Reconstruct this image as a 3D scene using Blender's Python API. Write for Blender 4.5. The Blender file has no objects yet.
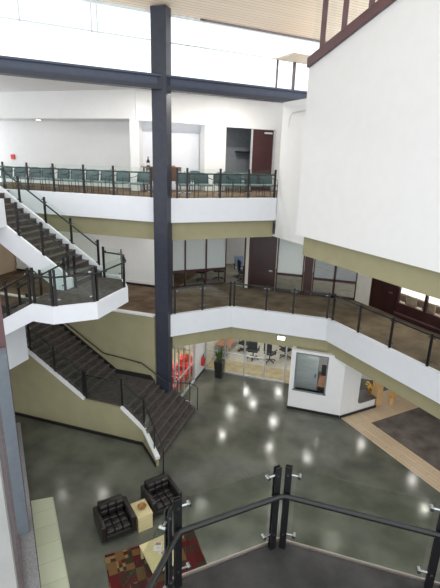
import bpy, math, random
from mathutils import Vector, Matrix
random.seed(7)
S = bpy.context.scene
COL = S.collection
SQ = math.sqrt(0.5)
Z2, ZL, Z3, EYE = 4.15, 5.9, 8.6, 10.0

# ------------------------------------------------------------------ materials
def new_mat(name):
    m = bpy.data.materials.new(name); m.use_nodes = True
    nt = m.node_tree; nt.nodes.clear()
    out = nt.nodes.new('ShaderNodeOutputMaterial')
    return m, nt, out
def pmat(name, c1, c2=None, scale=8., rough=.5, metal=0., spec=.5, bump=0., detail=3., stretch=None, rough2=None, bscale=None, coat=0.):
    m, nt, out = new_mat(name); N = nt.nodes.new; L = nt.links.new
    b = N('ShaderNodeBsdfPrincipled'); L(b.outputs[0], out.inputs[0])
    b.inputs['Metallic'].default_value = metal
    b.inputs['Roughness'].default_value = rough
    b.inputs['Specular IOR Level'].default_value = spec
    b.inputs['Coat Weight'].default_value = coat
    c2 = c2 or tuple(min(1, x * 1.08) for x in c1)
    tc = N('ShaderNodeTexCoord'); mp = N('ShaderNodeMapping'); L(tc.outputs['Object'], mp.inputs[0])
    if stretch: mp.inputs['Scale'].default_value = stretch
    n = N('ShaderNodeTexNoise'); n.inputs['Scale'].default_value = scale; n.inputs['Detail'].default_value = detail
    L(mp.outputs[0], n.inputs['Vector'])
    r = N('ShaderNodeValToRGB'); r.color_ramp.elements[0].position = .32; r.color_ramp.elements[1].position = .68
    r.color_ramp.elements[0].color = (*c1, 1); r.color_ramp.elements[1].color = (*c2, 1)
    L(n.outputs['Fac'], r.inputs[0]); L(r.outputs[0], b.inputs['Base Color'])
    if rough2 is not None:
        mr = N('ShaderNodeMapRange'); mr.inputs['To Min'].default_value = rough; mr.inputs['To Max'].default_value = rough2
        mr.inputs['From Min'].default_value = .3; mr.inputs['From Max'].default_value = .7
        L(n.outputs['Fac'], mr.inputs['Value']); L(mr.outputs[0], b.inputs['Roughness'])
    if bump:
        bn = N('ShaderNodeTexNoise'); bn.inputs['Scale'].default_value = bscale or scale * 4; L(tc.outputs['Object'], bn.inputs['Vector'])
        bp = N('ShaderNodeBump'); bp.inputs['Strength'].default_value = bump; bp.inputs['Distance'].default_value = .01
        L(bn.outputs['Fac'], bp.inputs['Height']); L(bp.outputs[0], b.inputs['Normal'])
    return m
def glass_mat(name, tint=(.93, .97, .95), refl=1.0, rough=.0):
    m, nt, out = new_mat(name); N = nt.nodes.new; L = nt.links.new
    t = N('ShaderNodeBsdfTransparent'); t.inputs[0].default_value = (*tint, 1)
    g = N('ShaderNodeBsdfGlossy'); g.inputs['Roughness'].default_value = rough; g.inputs[0].default_value = (.95, 1, .98, 1)
    f = N('ShaderNodeLayerWeight'); f.inputs[0].default_value = .5
    pw = N('ShaderNodeMath'); pw.operation = 'POWER'; pw.inputs[1].default_value = 4.5; L(f.outputs['Facing'], pw.inputs[0])
    mu = N('ShaderNodeMath'); mu.operation = 'MULTIPLY_ADD'; mu.inputs[1].default_value = .7 * refl; mu.inputs[2].default_value = .03 * refl; L(pw.outputs[0], mu.inputs[0])
    mx = N('ShaderNodeMixShader'); L(mu.outputs[0], mx.inputs[0]); L(t.outputs[0], mx.inputs[1]); L(g.outputs[0], mx.inputs[2]); L(mx.outputs[0], out.inputs[0])
    return m
def frosted_mat(name, c=(.90, .95, .94), clear=.08):
    m, nt, out = new_mat(name); N = nt.nodes.new; L = nt.links.new
    d = N('ShaderNodeBsdfDiffuse'); tl = N('ShaderNodeBsdfTranslucent'); t = N('ShaderNodeBsdfTransparent')
    tc = N('ShaderNodeTexCoord'); w = N('ShaderNodeTexWave'); w.bands_direction = 'Z'; w.inputs['Scale'].default_value = 6.; L(tc.outputs['Object'], w.inputs['Vector'])
    r = N('ShaderNodeValToRGB'); r.color_ramp.elements[0].color = (*[x * .9 for x in c], 1); r.color_ramp.elements[1].color = (*c, 1); L(w.outputs['Fac'], r.inputs[0])
    L(r.outputs[0], d.inputs[0]); L(r.outputs[0], tl.inputs[0])
    a = N('ShaderNodeMixShader'); a.inputs[0].default_value = .5; L(d.outputs[0], a.inputs[1]); L(tl.outputs[0], a.inputs[2])
    b = N('ShaderNodeMixShader'); b.inputs[0].default_value = clear; L(a.outputs[0], b.inputs[1]); L(t.outputs[0], b.inputs[2]); L(b.outputs[0], out.inputs[0])
    return m
def emit_mat(name, c, s):
    m, nt, out = new_mat(name)
    e = nt.nodes.new('ShaderNodeEmission'); e.inputs[0].default_value = (*c, 1); e.inputs[1].default_value = s
    nt.links.new(e.outputs[0], out.inputs[0]); return m
def plank_mat(name, c1, c2, width, angle, rough=.5, length=3., mortar=.012):
    m, nt, out = new_mat(name); N = nt.nodes.new; L = nt.links.new
    b = N('ShaderNodeBsdfPrincipled'); L(b.outputs[0], out.inputs[0]); b.inputs['Roughness'].default_value = rough
    tc = N('ShaderNodeTexCoord'); mp = N('ShaderNodeMapping'); mp.inputs['Rotation'].default_value = (0, 0, -angle); L(tc.outputs['Object'], mp.inputs[0])
    br = N('ShaderNodeTexBrick'); br.inputs['Scale'].default_value = 1; br.inputs['Brick Width'].default_value = length; br.inputs['Row Height'].default_value = width
    br.inputs['Mortar Size'].default_value = mortar; br.inputs['Color1'].default_value = (*c1, 1); br.inputs['Color2'].default_value = (*c2, 1)
    br.inputs['Mortar'].default_value = (*[x * .72 for x in c1], 1)
    L(mp.outputs[0], br.inputs['Vector']); L(br.outputs['Color'], b.inputs['Base Color'])
    return m
def rug_mat(name):
    m, nt, out = new_mat(name); N = nt.nodes.new; L = nt.links.new
    b = N('ShaderNodeBsdfPrincipled'); L(b.outputs[0], out.inputs[0]); b.inputs['Roughness'].default_value = .95; b.inputs['Specular IOR Level'].default_value = .1
    tc = N('ShaderNodeTexCoord')
    def layer(sx, sy):
        mp = N('ShaderNodeMapping'); mp.inputs['Scale'].default_value = (sx, sy, 0); L(tc.outputs['Object'], mp.inputs[0])
        fl = N('ShaderNodeVectorMath'); fl.operation = 'FLOOR'; L(mp.outputs[0], fl.inputs[0])
        wn = N('ShaderNodeTexWhiteNoise'); wn.noise_dimensions = '3D'; L(fl.outputs[0], wn.inputs['Vector']); return wn
    a, c2 = layer(4.6, 5.3), layer(11, 9)
    def ramp(cols):
        r = N('ShaderNodeValToRGB'); r.color_ramp.interpolation = 'CONSTANT'
        els = r.color_ramp.elements
        for i, c in enumerate(cols):
            e = els[i] if i < 2 else els.new(i / len(cols))
            e.position = i / len(cols); e.color = (*c, 1)
        return r
    r1 = ramp([(.085, .014, .014), (.05, .024, .018), (.13, .075, .03), (.07, .010, .010), (.035, .03, .018), (.20, .13, .06)])
    r2 = ramp([(.19, .13, .055), (.06, .014, .014), (.035, .026, .016), (.12, .035, .02)])
    L(a.outputs['Value'], r1.inputs[0]); L(c2.outputs['Value'], r2.inputs[0])
    gt = N('ShaderNodeMath'); gt.operation = 'GREATER_THAN'; gt.inputs[1].default_value = .72; L(a.outputs['Value'], gt.inputs[0])
    mx = N('ShaderNodeMixRGB'); L(gt.outputs[0], mx.inputs[0]); L(r1.outputs[0], mx.inputs[1]); L(r2.outputs[0], mx.inputs[2]); L(mx.outputs[0], b.inputs['Base Color'])
    return m

M = dict(
    concrete=pmat('polished_concrete', (.078, .083, .066), (.155, .158, .126), scale=.9, rough=.12, rough2=.2, detail=6, spec=.55),
    white=pmat('white_paint', (.80, .80, .79), (.82, .82, .81), scale=3, rough=.7, spec=.2),
    coolwhite=pmat('cool_white_paint', (.78, .80, .84), (.80, .82, .86), scale=3, rough=.6, spec=.25),
    cream=pmat('cream_paint', (.66, .64, .56), (.70, .68, .60), scale=3, rough=.7, spec=.2),
    olive=pmat('olive_paint', (.33, .305, .185), (.36, .33, .20), scale=2, rough=.7, spec=.2),
    tan=pmat('tan_paint', (.60, .46, .32), (.64, .50, .36), scale=2, rough=.7, spec=.2),
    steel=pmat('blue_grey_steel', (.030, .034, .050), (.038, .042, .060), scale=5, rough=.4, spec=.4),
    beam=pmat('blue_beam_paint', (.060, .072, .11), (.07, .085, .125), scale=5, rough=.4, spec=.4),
    panel=pmat('blue_grey_panel', (.155, .178, .205), (.175, .20, .23), scale=6, rough=.45),
    stone=pmat('grey_stone', (.20, .20, .20), (.31, .305, .31), scale=22, rough=.35),
    carpet=pmat('brown_carpet', (.115, .080, .055), (.22, .16, .11), scale=1.6, rough=.95, spec=.1, detail=8, bump=.3, bscale=60),
    darkcarpet=pmat('grey_brown_carpet', (.10, .085, .075), (.19, .165, .15), scale=1.7, rough=.95, spec=.1, detail=8),
    tancarpet=pmat('tan_carpet', (.42, .34, .20), (.56, .47, .30), scale=3, rough=.95, spec=.1, detail=8),
    greycarpet=pmat('grey_carpet', (.25, .24, .2), (.34, .32, .27), scale=3, rough=.95, spec=.1, detail=8),
    tread=pmat('stair_tread', (.058, .050, .046), (.105, .092, .086), scale=5, rough=.8, spec=.2, detail=6),
    nosing=pmat('stair_nosing', (.085, .07, .06), (.12, .10, .085), scale=9, rough=.6),
    landing=pmat('landing_carpet', (.030, .029, .028), (.062, .059, .056), scale=3, rough=.85, spec=.2, detail=8),
    maroon=pmat('maroon_wood', (.022, .006, .006), (.036, .010, .010), scale=3, rough=.35, stretch=(1, 1, .2)),
    maroon_frame=pmat('maroon_frame', (.040, .009, .010), (.055, .014, .014), scale=3, rough=.4),
    redmull=pmat('maroon_mullion', (.11, .055, .060), (.14, .07, .075), scale=3, rough=.5),
    black=pmat('black_metal', (.006, .006, .007), (.011, .011, .012), scale=20, rough=.38),
    chrome=pmat('chrome', (.42, .43, .45), rough=.2, metal=1.),
    alu=pmat('aluminium_frame', (.62, .64, .66), (.68, .70, .72), rough=.35, metal=.6),
    leather=pmat('black_leather', (.009, .007, .007), (.018, .014, .013), scale=14, rough=.33, bump=.25, bscale=60),
    darkplastic=pmat('dark_plastic', (.012, .012, .014), (.02, .02, .022), rough=.45),
    teal=pmat('teal_vinyl', (.055, .092, .098), (.075, .115, .122), scale=30, rough=.55),
    teal_seat=pmat('top_lit_teal_vinyl', (.13, .19, .19), (.17, .23, .23), scale=30, rough=.5),  # chair teal made paler on seats: light from above put into the colour
    lightwood=pmat('light_maple', (.55, .47, .24), (.64, .55, .31), scale=3, rough=.4, stretch=(1, 1, 8)),
    orangewood=pmat('honey_wood', (.60, .38, .17), (.68, .45, .22), scale=3, rough=.4, stretch=(6, 6, 1)),
    brownwood=pmat('brown_table_wood', (.10, .055, .035), (.15, .08, .05), scale=3, rough=.35),
    terra=pmat('terracotta_wood', (.36, .17, .10), (.44, .22, .14), scale=3, rough=.35),
    red=pmat('red_vinyl', (.62, .03, .02), (.70, .05, .03), scale=4, rough=.45),
    strip=plank_mat('wood_look_tile', (.62, .47, .31), (.69, .54, .37), .16, math.radians(-45), rough=.3, length=1.1, mortar=.008),
    tile=plank_mat('cream_tile', (.50, .53, .38), (.54, .57, .42), .62, math.radians(-45), rough=.35, length=.62, mortar=.008),
    roofwood=plank_mat('wood_plank_ceiling', (.84, .68, .52), (.88, .73, .58), .12, math.radians(45), rough=.6, length=40., mortar=.012),
    doorgrey=pmat('grey_panel', (.16, .18, .19), (.2, .22, .23), rough=.4),
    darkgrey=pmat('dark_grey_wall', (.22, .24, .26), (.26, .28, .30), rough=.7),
    blind=pmat('grey_blind', (.30, .33, .33), (.38, .41, .41), scale=2, rough=.5, stretch=(1, 1, 6)),
    base=pmat('black_baseboard', (.012, .011, .011), rough=.5),
    plant=pmat('leaf_green', (.03, .075, .02), (.07, .14, .04), scale=6, rough=.5),
    pot=pmat('dark_pot', (.014, .013, .014), (.02, .019, .02), rough=.4),
    paper=pmat('magazine_paper', (.75, .76, .74), (.45, .48, .50), scale=11, rough=.4),
    yellow=pmat('yellow_petals', (.8, .42, .02), (.9, .58, .06), rough=.5),
    bowl=pmat('amber_wood_bowl', (.22, .10, .025), (.32, .16, .045), rough=.3),
    bottle=pmat('dark_bottle', (.012, .01, .012), rough=.15),
    bluefab=pmat('pale_blue_fabric', (.28, .38, .52), (.36, .46, .6), rough=.7),
    tanfab=pmat('tan_fabric', (.33, .25, .17), (.40, .31, .22), rough=.8),
    glass=glass_mat('clear_glass', (.94, .975, .96), .42),
    smoke=glass_mat('guard_glass', (.93, .95, .92), .7),
    pane=glass_mat('window_glass', (.97, .985, .985)),
    frosted=frosted_mat('frosted_film'),
    lamp=emit_mat('lamp_glow', (1., .96, .9), 30.),
    lamp_added=emit_mat('added_lamp_glow', (1., .95, .9), 110.),  # strong glow, used only by the added lamps
    lamp_soft=emit_mat('lamp_glow_soft', (1., .96, .88), 7.),
    rug=rug_mat('rug_blocks'),
)

# ------------------------------------------------------------------ mesh building
class MB:
    def __init__(s): s.v = []; s.f = []; s.smooth = []
    def add(s, vs, fs, smooth=False):
        o = len(s.v); s.v += [tuple(v) for v in vs]; s.f += [tuple(i + o for i in f) for f in fs]; s.smooth += [smooth] * len(fs); return s
    def box(s, x0, y0, z0, x1, y1, z1):
        return s.prism([(x0, y0), (x1, y0), (x1, y1), (x0, y1)], z0, z1)
    def prism(s, poly, z0, z1):
        a = sum(poly[i][0] * poly[(i + 1) % len(poly)][1] - poly[(i + 1) % len(poly)][0] * poly[i][1] for i in range(len(poly)))
        if a < 0: poly = poly[::-1]
        n = len(poly)
        za = z0 if callable(z0) else (lambda x, y: z0); zb = z1 if callable(z1) else (lambda x, y: z1)
        vs = [(x, y, za(x, y)) for x, y in poly] + [(x, y, zb(x, y)) for x, y in poly]
        fs = [tuple(range(n))[::-1], tuple(range(n, 2 * n))] + [(i, (i + 1) % n, (i + 1) % n + n, i + n) for i in range(n)]
        return s.add(vs, fs)
    def wall(s, p, q, t, z0, z1):      # thickness t to the left of p->q (negative: to the right)
        dx, dy = q[0] - p[0], q[1] - p[1]; l = math.hypot(dx, dy); nx, ny = -dy / l * t, dx / l * t
        return s.prism([p, q, (q[0] + nx, q[1] + ny), (p[0] + nx, p[1] + ny)], z0, z1)
    def vprism(s, prof, p, d, t):      # profile (u, z) in the vertical plane through p along d, extruded t to the left
        l = math.hypot(*d); d = (d[0] / l, d[1] / l); n = (-d[1] * t, d[0] * t); k = len(prof)
        a = [(p[0] + d[0] * u, p[1] + d[1] * u, z) for u, z in prof]; b = [(x + n[0], y + n[1], z) for x, y, z in a]
        ar = sum(prof[i][0] * prof[(i + 1) % k][1] - prof[(i + 1) % k][0] * prof[i][1] for i in range(k)) * (1 if t > 0 else -1)
        fs = [tuple(range(k)), tuple(range(k, 2 * k))[::-1]] + [((i + 1) % k, i, i + k, (i + 1) % k + k) for i in range(k)]
        if ar < 0: fs = [f[::-1] for f in fs]
        return s.add(a + b, fs)
    def bar(s, a, b, w, h=None):       # rectangular bar from a to b
        a, b = Vector(a), Vector(b); h = h or w; d = (b - a).normalized()
        up = Vector((0, 0, 1)) if abs(d.z) < .95 else Vector((SQ, SQ, 0))
        x = d.cross(up).normalized() * w / 2; y = x.cross(d).normalized() * h / 2
        vs = [a - x - y, a + x - y, a + x + y, a - x + y, b - x - y, b + x - y, b + x + y, b - x + y]
        return s.add(vs, [(0, 1, 2, 3), (7, 6, 5, 4), (1, 0, 4, 5), (2, 1, 5, 6), (3, 2, 6, 7), (0, 3, 7, 4)])
    def tube(s, pts, r, n=8, cap=True):
        P = [Vector(p) for p in pts]; rings = []
        for i, p in enumerate(P):
            d = (P[min(i + 1, len(P) - 1)] - P[max(i - 1, 0)]).normalized()
            up = Vector((0, 0, 1)) if abs(d.z) < .9 else Vector((0, 1, 0))
            x = d.cross(up).normalized(); y = x.cross(d)
            rr = r[i] if isinstance(r, (list, tuple)) else r
            k = 1.
            if 0 < i < len(P) - 1:
                c = (P[i] - P[i - 1]).normalized().dot(d); k = 1 / max(c, .5)
            rings.append([p + (x * math.cos(t) + y * math.sin(t)) * rr * (k if False else 1) for t in [2 * math.pi * j / n for j in range(n)]])
        vs = [v for R in rings for v in R]; fs = []
        for i in range(len(P) - 1):
            for j in range(n): fs.append((i * n + j, i * n + (j + 1) % n, (i + 1) * n + (j + 1) % n, (i + 1) * n + j))
        s.add(vs, fs, True)
        if cap:
            o = len(s.v) - len(vs)
            s.f += [tuple(o + j for j in range(n))[::-1], tuple(o + (len(P) - 1) * n + j for j in range(n))]; s.smooth += [False] * 2
        return s
    def lathe(s, prof, c=(0, 0, 0), n=16):
        vs = [(c[0] + r * math.cos(2 * math.pi * j / n), c[1] + r * math.sin(2 * math.pi * j / n), c[2] + z) for r, z in prof for j in range(n)]
        fs = [(i * n + j, i * n + (j + 1) % n, (i + 1) * n + (j + 1) % n, (i + 1) * n + j) for i in range(len(prof) - 1) for j in range(n)]
        fs += [tuple(range(n))[::-1], tuple((len(prof) - 1) * n + j for j in range(n))]
        return s.add(vs, fs, True)
    def rbox(s, x0, y0, z0, x1, y1, z1, r=.03, k=3):   # cushion: box with rounded vertical and horizontal edges
        import bmesh
        bm = bmesh.new(); bmesh.ops.create_cube(bm, size=1)
        for v in bm.verts: v.co = ((x0 + x1) / 2 + v.co.x * (x1 - x0), (y0 + y1) / 2 + v.co.y * (y1 - y0), (z0 + z1) / 2 + v.co.z * (z1 - z0))
        bmesh.ops.bevel(bm, geom=list(bm.edges), offset=r, segments=k, profile=.5, affect='EDGES')
        bm.verts.index_update(); s.add([v.co[:] for v in bm.verts], [[v.index for v in f.verts] for f in bm.faces], True); bm.free(); return s
    def xf(s, m):
        s.v = [tuple(m @ Vector(v)) for v in s.v]; return s
    def build(s, name, mat, parent=None, kind=None, label=None):
        me = bpy.data.meshes.new(name)
        off = Vector((0, 0, 0))
        if parent is not None and parent.get('_w'): off = world_loc(parent)
        me.from_pydata([tuple(Vector(v) - off) for v in s.v], [], s.f)
        me.materials.append(M[mat] if isinstance(mat, str) else mat)
        me.polygons.foreach_set('use_smooth', s.smooth); me.update()
        o = bpy.data.objects.new(name, me); COL.objects.link(o)
        if any(s.smooth): 
            try: me.set_sharp_from_angle(angle=math.radians(40))
            except Exception: pass
        if parent is not None: o.parent = parent; o['_w'] = parent.get('_w', 0)
        if kind: o['kind'] = kind
        if label: o['label'] = label
        return o
def world_loc(o):
    v = Vector((0, 0, 0))
    while o is not None: v += o.location; o = o.parent
    return v
def thing(name, label, cat, loc=(0, 0, 0), rz=0., group=None, world=True):
    """Empty at a thing's base. world=True: its parts are given in world coordinates."""
    o = bpy.data.objects.new(name, None); COL.objects.link(o); o.empty_display_size = .1
    o.location = loc; o.rotation_euler = (0, 0, rz); o['label'] = label; o['category'] = cat
    if group: o['group'] = group
    if world: o['_w'] = 1
    return o
def tag(o, label, cat, group=None):
    o['label'] = label; o['category'] = cat
    if group: o['group'] = group
    return o
def struct(name, mb, mat, parent=None): return mb.build(name, mat, parent, kind='structure' if parent is None else None)
def dup(root, loc, rz, label=None, group=None):
    r = root.copy(); COL.objects.link(r); r.location = loc; r.rotation_euler = (0, 0, rz)
    if label: r['label'] = label
    if group: r['group'] = group
    for ch in list(root.children):
        c = ch.copy(); COL.objects.link(c); c.parent = r
        for g in ch.children:
            d = g.copy(); COL.objects.link(d); d.parent = c
    return r
def offs(poly, d):    # offset an open polyline to its left by d
    out = []
    for i, p in enumerate(poly):
        ns = []
        for a, b in ((i - 1, i), (i, i + 1)):
            if a >= 0 and b < len(poly):
                dx, dy = poly[b][0] - poly[a][0], poly[b][1] - poly[a][1]; l = math.hypot(dx, dy); ns.append((-dy / l, dx / l))
        nx, ny = sum(n[0] for n in ns), sum(n[1] for n in ns); l = math.hypot(nx, ny); nx, ny = nx / l, ny / l
        k = d / (nx * ns[0][0] + ny * ns[0][1]); out.append((p[0] + nx * k, p[1] + ny * k))
    return out
def band(mb, poly, t, z0, z1):   # strip of thickness t left of an open polyline
    return mb.prism(list(poly) + offs(poly, t)[::-1], z0, z1)
def band_segs(mb, poly, t, z0, z1):
    o = offs(poly, t)
    for i in range(len(poly) - 1): mb.prism([poly[i], poly[i + 1], o[i + 1], o[i]], z0, z1)
    return mb

# ------------------------------------------------------------------ floors and slabs
fl = MB().prism([(-17, -4), (9, -4), (9, 27), (-17, 27)], -.25, 0); struct('floor', fl, 'concrete')
# wood strip and dark carpet by the reception counter, cream tile by the left glass wall
ws = MB().prism([(.1, 16.5), (4.9, 11.7), (5.75, 12.55), (1.3, 17.0), (1.25, 16.6), (4.3, 19.75), (3.75, 20.2)], 0, .006)
ws = MB()
ws.prism([(.08, 16.52), (1.3, 16.55), (6.05, 11.8), (5.45, 11.15)], 0, .006)
ws.prism([(.08, 16.52), (1.45, 17.9), (.9, 18.5), (3.4, 21.0), (4.8, 20.05), (1.3, 16.55)], 0, .006)
struct('floor', ws, 'strip')
struct('floor', MB().prism([(1.3, 16.55), (6.05, 11.8), (8.9, 14.6), (8.9, 20), (4.75, 20)], 0, .007), 'darkcarpet')
struct('floor', MB().prism([(-8.5, 8.54), (-7.99, 8.9), (-2.5, 3.37), (-3.1, 3.1)], 0, .006), 'tile')
# second floor
E2 = [(-17, 14.35), (-6.95, 14.35), (-6.69, 14.62), (-4.72, 16.58), (-.82, 16.58), (6.0, 9.76)]
C2 = [(-17, 26), (9, 26), (9, 9.76)]
e2i = offs(E2, .16)
struct('floor', MB().prism(e2i + [(9, 9.87), (9, 26), (-17, 26)], 3.45, Z2 - .02), 'carpet')
struct('trim_1', band_segs(MB(), E2[2:], .16, 3.25, Z2), 'coolwhite')
struct('trim_2', band_segs(MB(), offs(E2[2:], .22), .1, 2.64, 3.28), 'olive')
c2 = offs(E2, .3)
struct('ceiling', MB().prism(c2[1:] + [(9, 10), (9, 26), (-7, 26)], 2.72, 2.78), 'white')
# left part of the second floor, reached by the stairs
struct('floor', MB().prism([(-17, 3), (-10.5, 3), (-10.5, 10.9), (-13.2, 11.0), (-13.2, 14.3), (-17, 14.3)], 3.4, Z2 - .02), 'carpet')
struct('trim_3', MB().prism([(-10.35, 3), (-10.35, 11.06), (-13.2, 11.06), (-13.2, 10.9), (-10.5, 10.9), (-10.5, 3)], 3.25, Z2 + .36), 'coolwhite')
# third floor
E3 = [(-18, 14.66), (-6.78, 14.66), (-3.3, 17.5)]
e3i = offs(E3, .16)
struct('floor', MB().prism(e3i + [(-3.6, 24), (-18, 24)], 7.9, Z3 - .02), 'carpet')
struct('trim_4', band_segs(MB(), E3, .16, 7.72, Z3), 'coolwhite')
struct('trim_5', band_segs(MB(), offs(E3, .24), .1, 7.02, 7.74), 'olive')
struct('ceiling', MB().prism(offs(E3, .34) + [(-1.2, 15.4), (6.5, 7.8), (9, 10), (9, 26), (-17, 26), (-17, 14.9)], 7.05, 7.12), 'white')
struct('trim_6', MB().prism([(-11.0, 2), (-11.0, 11.45), (-11.16, 11.45), (-11.16, 2)], 7.7, Z3), 'coolwhite')
struct('floor', MB().prism([(-17, 2), (-11.16, 2), (-11.16, 11.4), (-13.6, 11.4), (-13.6, 14.5), (-17, 14.5)], 7.8, Z3 - .02), 'carpet')

# ------------------------------------------------------------------ walls
struct('wall_left', MB().box(-17.2, -4, 0, -17, 27, 7.05), 'tan')
struct('wall_back', MB().box(-17, 26, 0, 1.2, 26.2, 7.05).box(1.2, 26, 0, 9, 26.2, Z2 + .3), 'white')
wb = MB()
for x in (1.2, 3.1, 5.0, 6.9, 8.8): wb.box(x, 26, Z2 + .3, x + .1, 26.1, 7.05)
wbr = struct('window_11', wb, 'maroon_frame'); MB().box(1.3, 26.04, Z2 + .3, 8.8, 26.05, 7.05).build('pane', 'pane', wbr)
struct('wall_right', MB().box(9, 14, 0, 9.2, 27, Z2 + .3), 'white')
# stair back wall and stringer wall
struct('wall_stair', MB().box(-16.9, 14.35, 0, -7.2, 14.5, Z2 - .03), 'olive')
struct('trim_7', MB().box(-16.9, 14.3, Z2 - .04, -7.2, 14.52, Z2 + .02), 'white')
# reception
rw = MB()
rw.box(-2.09, 16.46, 0, -1.9, 16.62, 2.72); rw.box(-.6, 16.46, 0, .05, 16.62, 2.72)
rw.box(-1.9, 16.46, 0, -.6, 16.62, .97); rw.box(-1.9, 16.46, 2.62, -.6, 16.62, 2.72)
struct('wall_reception', rw, 'white')
struct('wall_reception_side', MB().box(-2.09, 16.62, 0, -1.95, 20.5, 2.72), 'white')
cw = MB(); cw.wall((.05, 16.46), (.72, 17.13), .14, 0, 2.72); cw.wall((.72, 17.13), (1.42, 17.83), .14, 0, .44)
struct('wall_counter', cw, 'white')
bb = MB(); bb.box(-2.11, 16.44, 0, .06, 16.46, .12); bb.wall((.07, 16.44), (1.5, 17.87), -.015, 0, .12); bb.box(-2.11, 16.46, 0, -2.09, 18.4, .12)
struct('baseboard_reception', bb, 'base')
# lounge glass wall then white wall with the extinguisher
struct('wall_lounge', MB().box(-6.72, 17.25, 0, -6.58, 18.68, 2.72), 'white')
struct('baseboard_lounge', MB().box(-6.58, 17.25, 0, -6.56, 18.6, .1), 'base')
# third floor back walls
w3 = MB()
w3.box(-18, 17.2, 11.5, -9.6, 17.35, 12.62); w3.prism([(-9.6, 17.2), (-9.4, 17.2), (-9.2, 17.25), (-9.3, 17.6), (-9.6, 18.7)], Z3, 12.62)
struct('wall_third_header', w3, 'white')
struct('wall_third_alcove', MB().box(-18, 18.7, Z3, -9.6, 18.85, 11.6), 'white')
struct('ceiling', MB().box(-18, 17.3, 11.5, -9.6, 18.8, 11.6), 'white')
B3 = lambda x: (x, x + 26.4)
w = MB()
w.wall(B3(-9.25), B3(-7.05), .12, 11.43, 12.62); w.wall(B3(-7.05), B3(-6.3), .5, Z3, 12.62); w.wall(B3(-6.3), B3(-3.6), .12, 11.4, 12.62)
w.wall(B3(-4.45), B3(-3.4), .15, Z3, 11.4)
struct('wall_third_recess', w, 'white')
w = MB(); w.wall((-9.6, 17.7), (-7.2, 20.1), .1, Z3, 11.9); struct('wall_third_niche', w, 'coolwhite')
w = MB(); w.wall((-7.5, 20.9), (-4.0, 24.4), .1, Z3, 11.6); w.wall((-3.5, 22.95), (-4.0, 24.4), .1, Z3, 11.6); struct('wall_third_closet', w, 'darkgrey')
struct('ceiling', MB().prism([(-7.2, 20.1), (-3.6, 22.9), (-3.9, 24.4), (-7.6, 21)], 11.55, 11.6), 'darkgrey')
# low roof of the third floor behind the beam
struct('ceiling', MB().prism([(-13, 8.6), (-2.4, 19.2), (-3.4, 23.2), (-9.2, 17.4), (-18, 17.4), (-18, 8.6)], 12.6, 12.66), 'white')
# right end wall, big white wall and its olive base
struct('wall_end', MB().wall((-3.3, 17.55), (-.9, 15.15), .15, 7.06, 12.1), 'white')
struct('wall_end_side', MB().wall((-3.3, 17.55), (-3.6, 23.2), -.15, 7.1, 12.1), 'white')
k17 = .31
wtop = lambda x, y: 12.70 + k17 * (((x + 2.06) - (y - 14.69)) * SQ)
struct('wall_right_upper', MB().wall((-2.05, 14.68), (5.6, 7.03), 1.1, 7.66, wtop), 'white')
struct('trim_8', MB().wall((-1.78, 14.72), (5.9, 7.04), .8, 6.98, 7.68), 'olive')
# ------------------------------------------------------------------ clerestory, roof
def roofz(x, y): return 14.6 + k17 * ((x - y) + 21.6) * SQ
struct('ceiling', MB().prism([(-14, 7.9), (0.2, 22.1), (8, 14.3), (-6.5, -.2)], roofz, lambda x, y: roofz(x, y) + .12), 'roofwood')
struct('trim_9', MB().wall((-14, 7.9), (.2, 22.1), .12, lambda x, y: roofz(x, y) - .02, lambda x, y: roofz(x, y) + .2), 'white')
struct('trim_16', MB().wall((-6.0, 15.82), (.2, 22.02), .03, lambda x, y: roofz(x, y) - .06, lambda x, y: roofz(x, y) - .0), 'redmull')
win = MB(); win.wall((-14, 7.62), (-1.6, 20.02), .05, 13.62, 13.66); 
for x, zt in ((-9.95, 14.5), (-8.52, 14.5), (-8.4, 14.5)): win.wall((x, x + 21.62), (x + .035, x + 21.655), .05, 13.62, 14.5)
wf = struct('window_1', win, 'alu')
MB().wall((-14, 7.6), (-1.6, 20.0), .01, 12.66, 14.5).build('pane', 'pane', wf)
for p, zb, zt, rr in (((-3.7, 18.0), 12.6, 13.7, .035), ((-3.15, 18.55), 12.6, 13.95, .055)):
    o = MB().box(p[0] - rr, p[1] - rr, zb, p[0] + rr, p[1] + rr, zt).build('window_post', 'redmull')
    tag(o, 'thin dark post above the beam, farther left' if rr < .04 else 'thicker maroon post above the beam by the white wall', 'post', 'posts above the beam')
struct('trim_10', MB().prism([(-3.75, 17.95), (-2.75, 18.95), (-2.0, 18.2), (-3.0, 17.2)], 13.62, 13.68), 'roofwood')
# sloped sill with maroon mullions on top of the white wall
sl = MB().vprism([(.0, 12.70), (10.8, 12.70 + 10.8 * k17), (10.8, 12.96 + 10.8 * k17), (.0, 12.96)], (-2.11, 14.58), (1, -1), .35)
wr = struct('window_2', sl, 'redmull')
for u in (.62, 1.48, 2.42, 3.4, 4.4, 5.4):
    p = (-2.1 + u * SQ, 14.65 - u * SQ); zb = 12.9 + u * k17
    MB().box(p[0] - .07, p[1] - .07, zb, p[0] + .07, p[1] + .07, roofz(*p)).build('mullion', 'redmull', wr)
MB().vprism([(0, 12.9), (6, 12.9 + 6 * k17), (6, 16.9), (0, 15.1)], (-2.0, 14.75), (1, -1), .01).build('pane', 'pane', wr)
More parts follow.
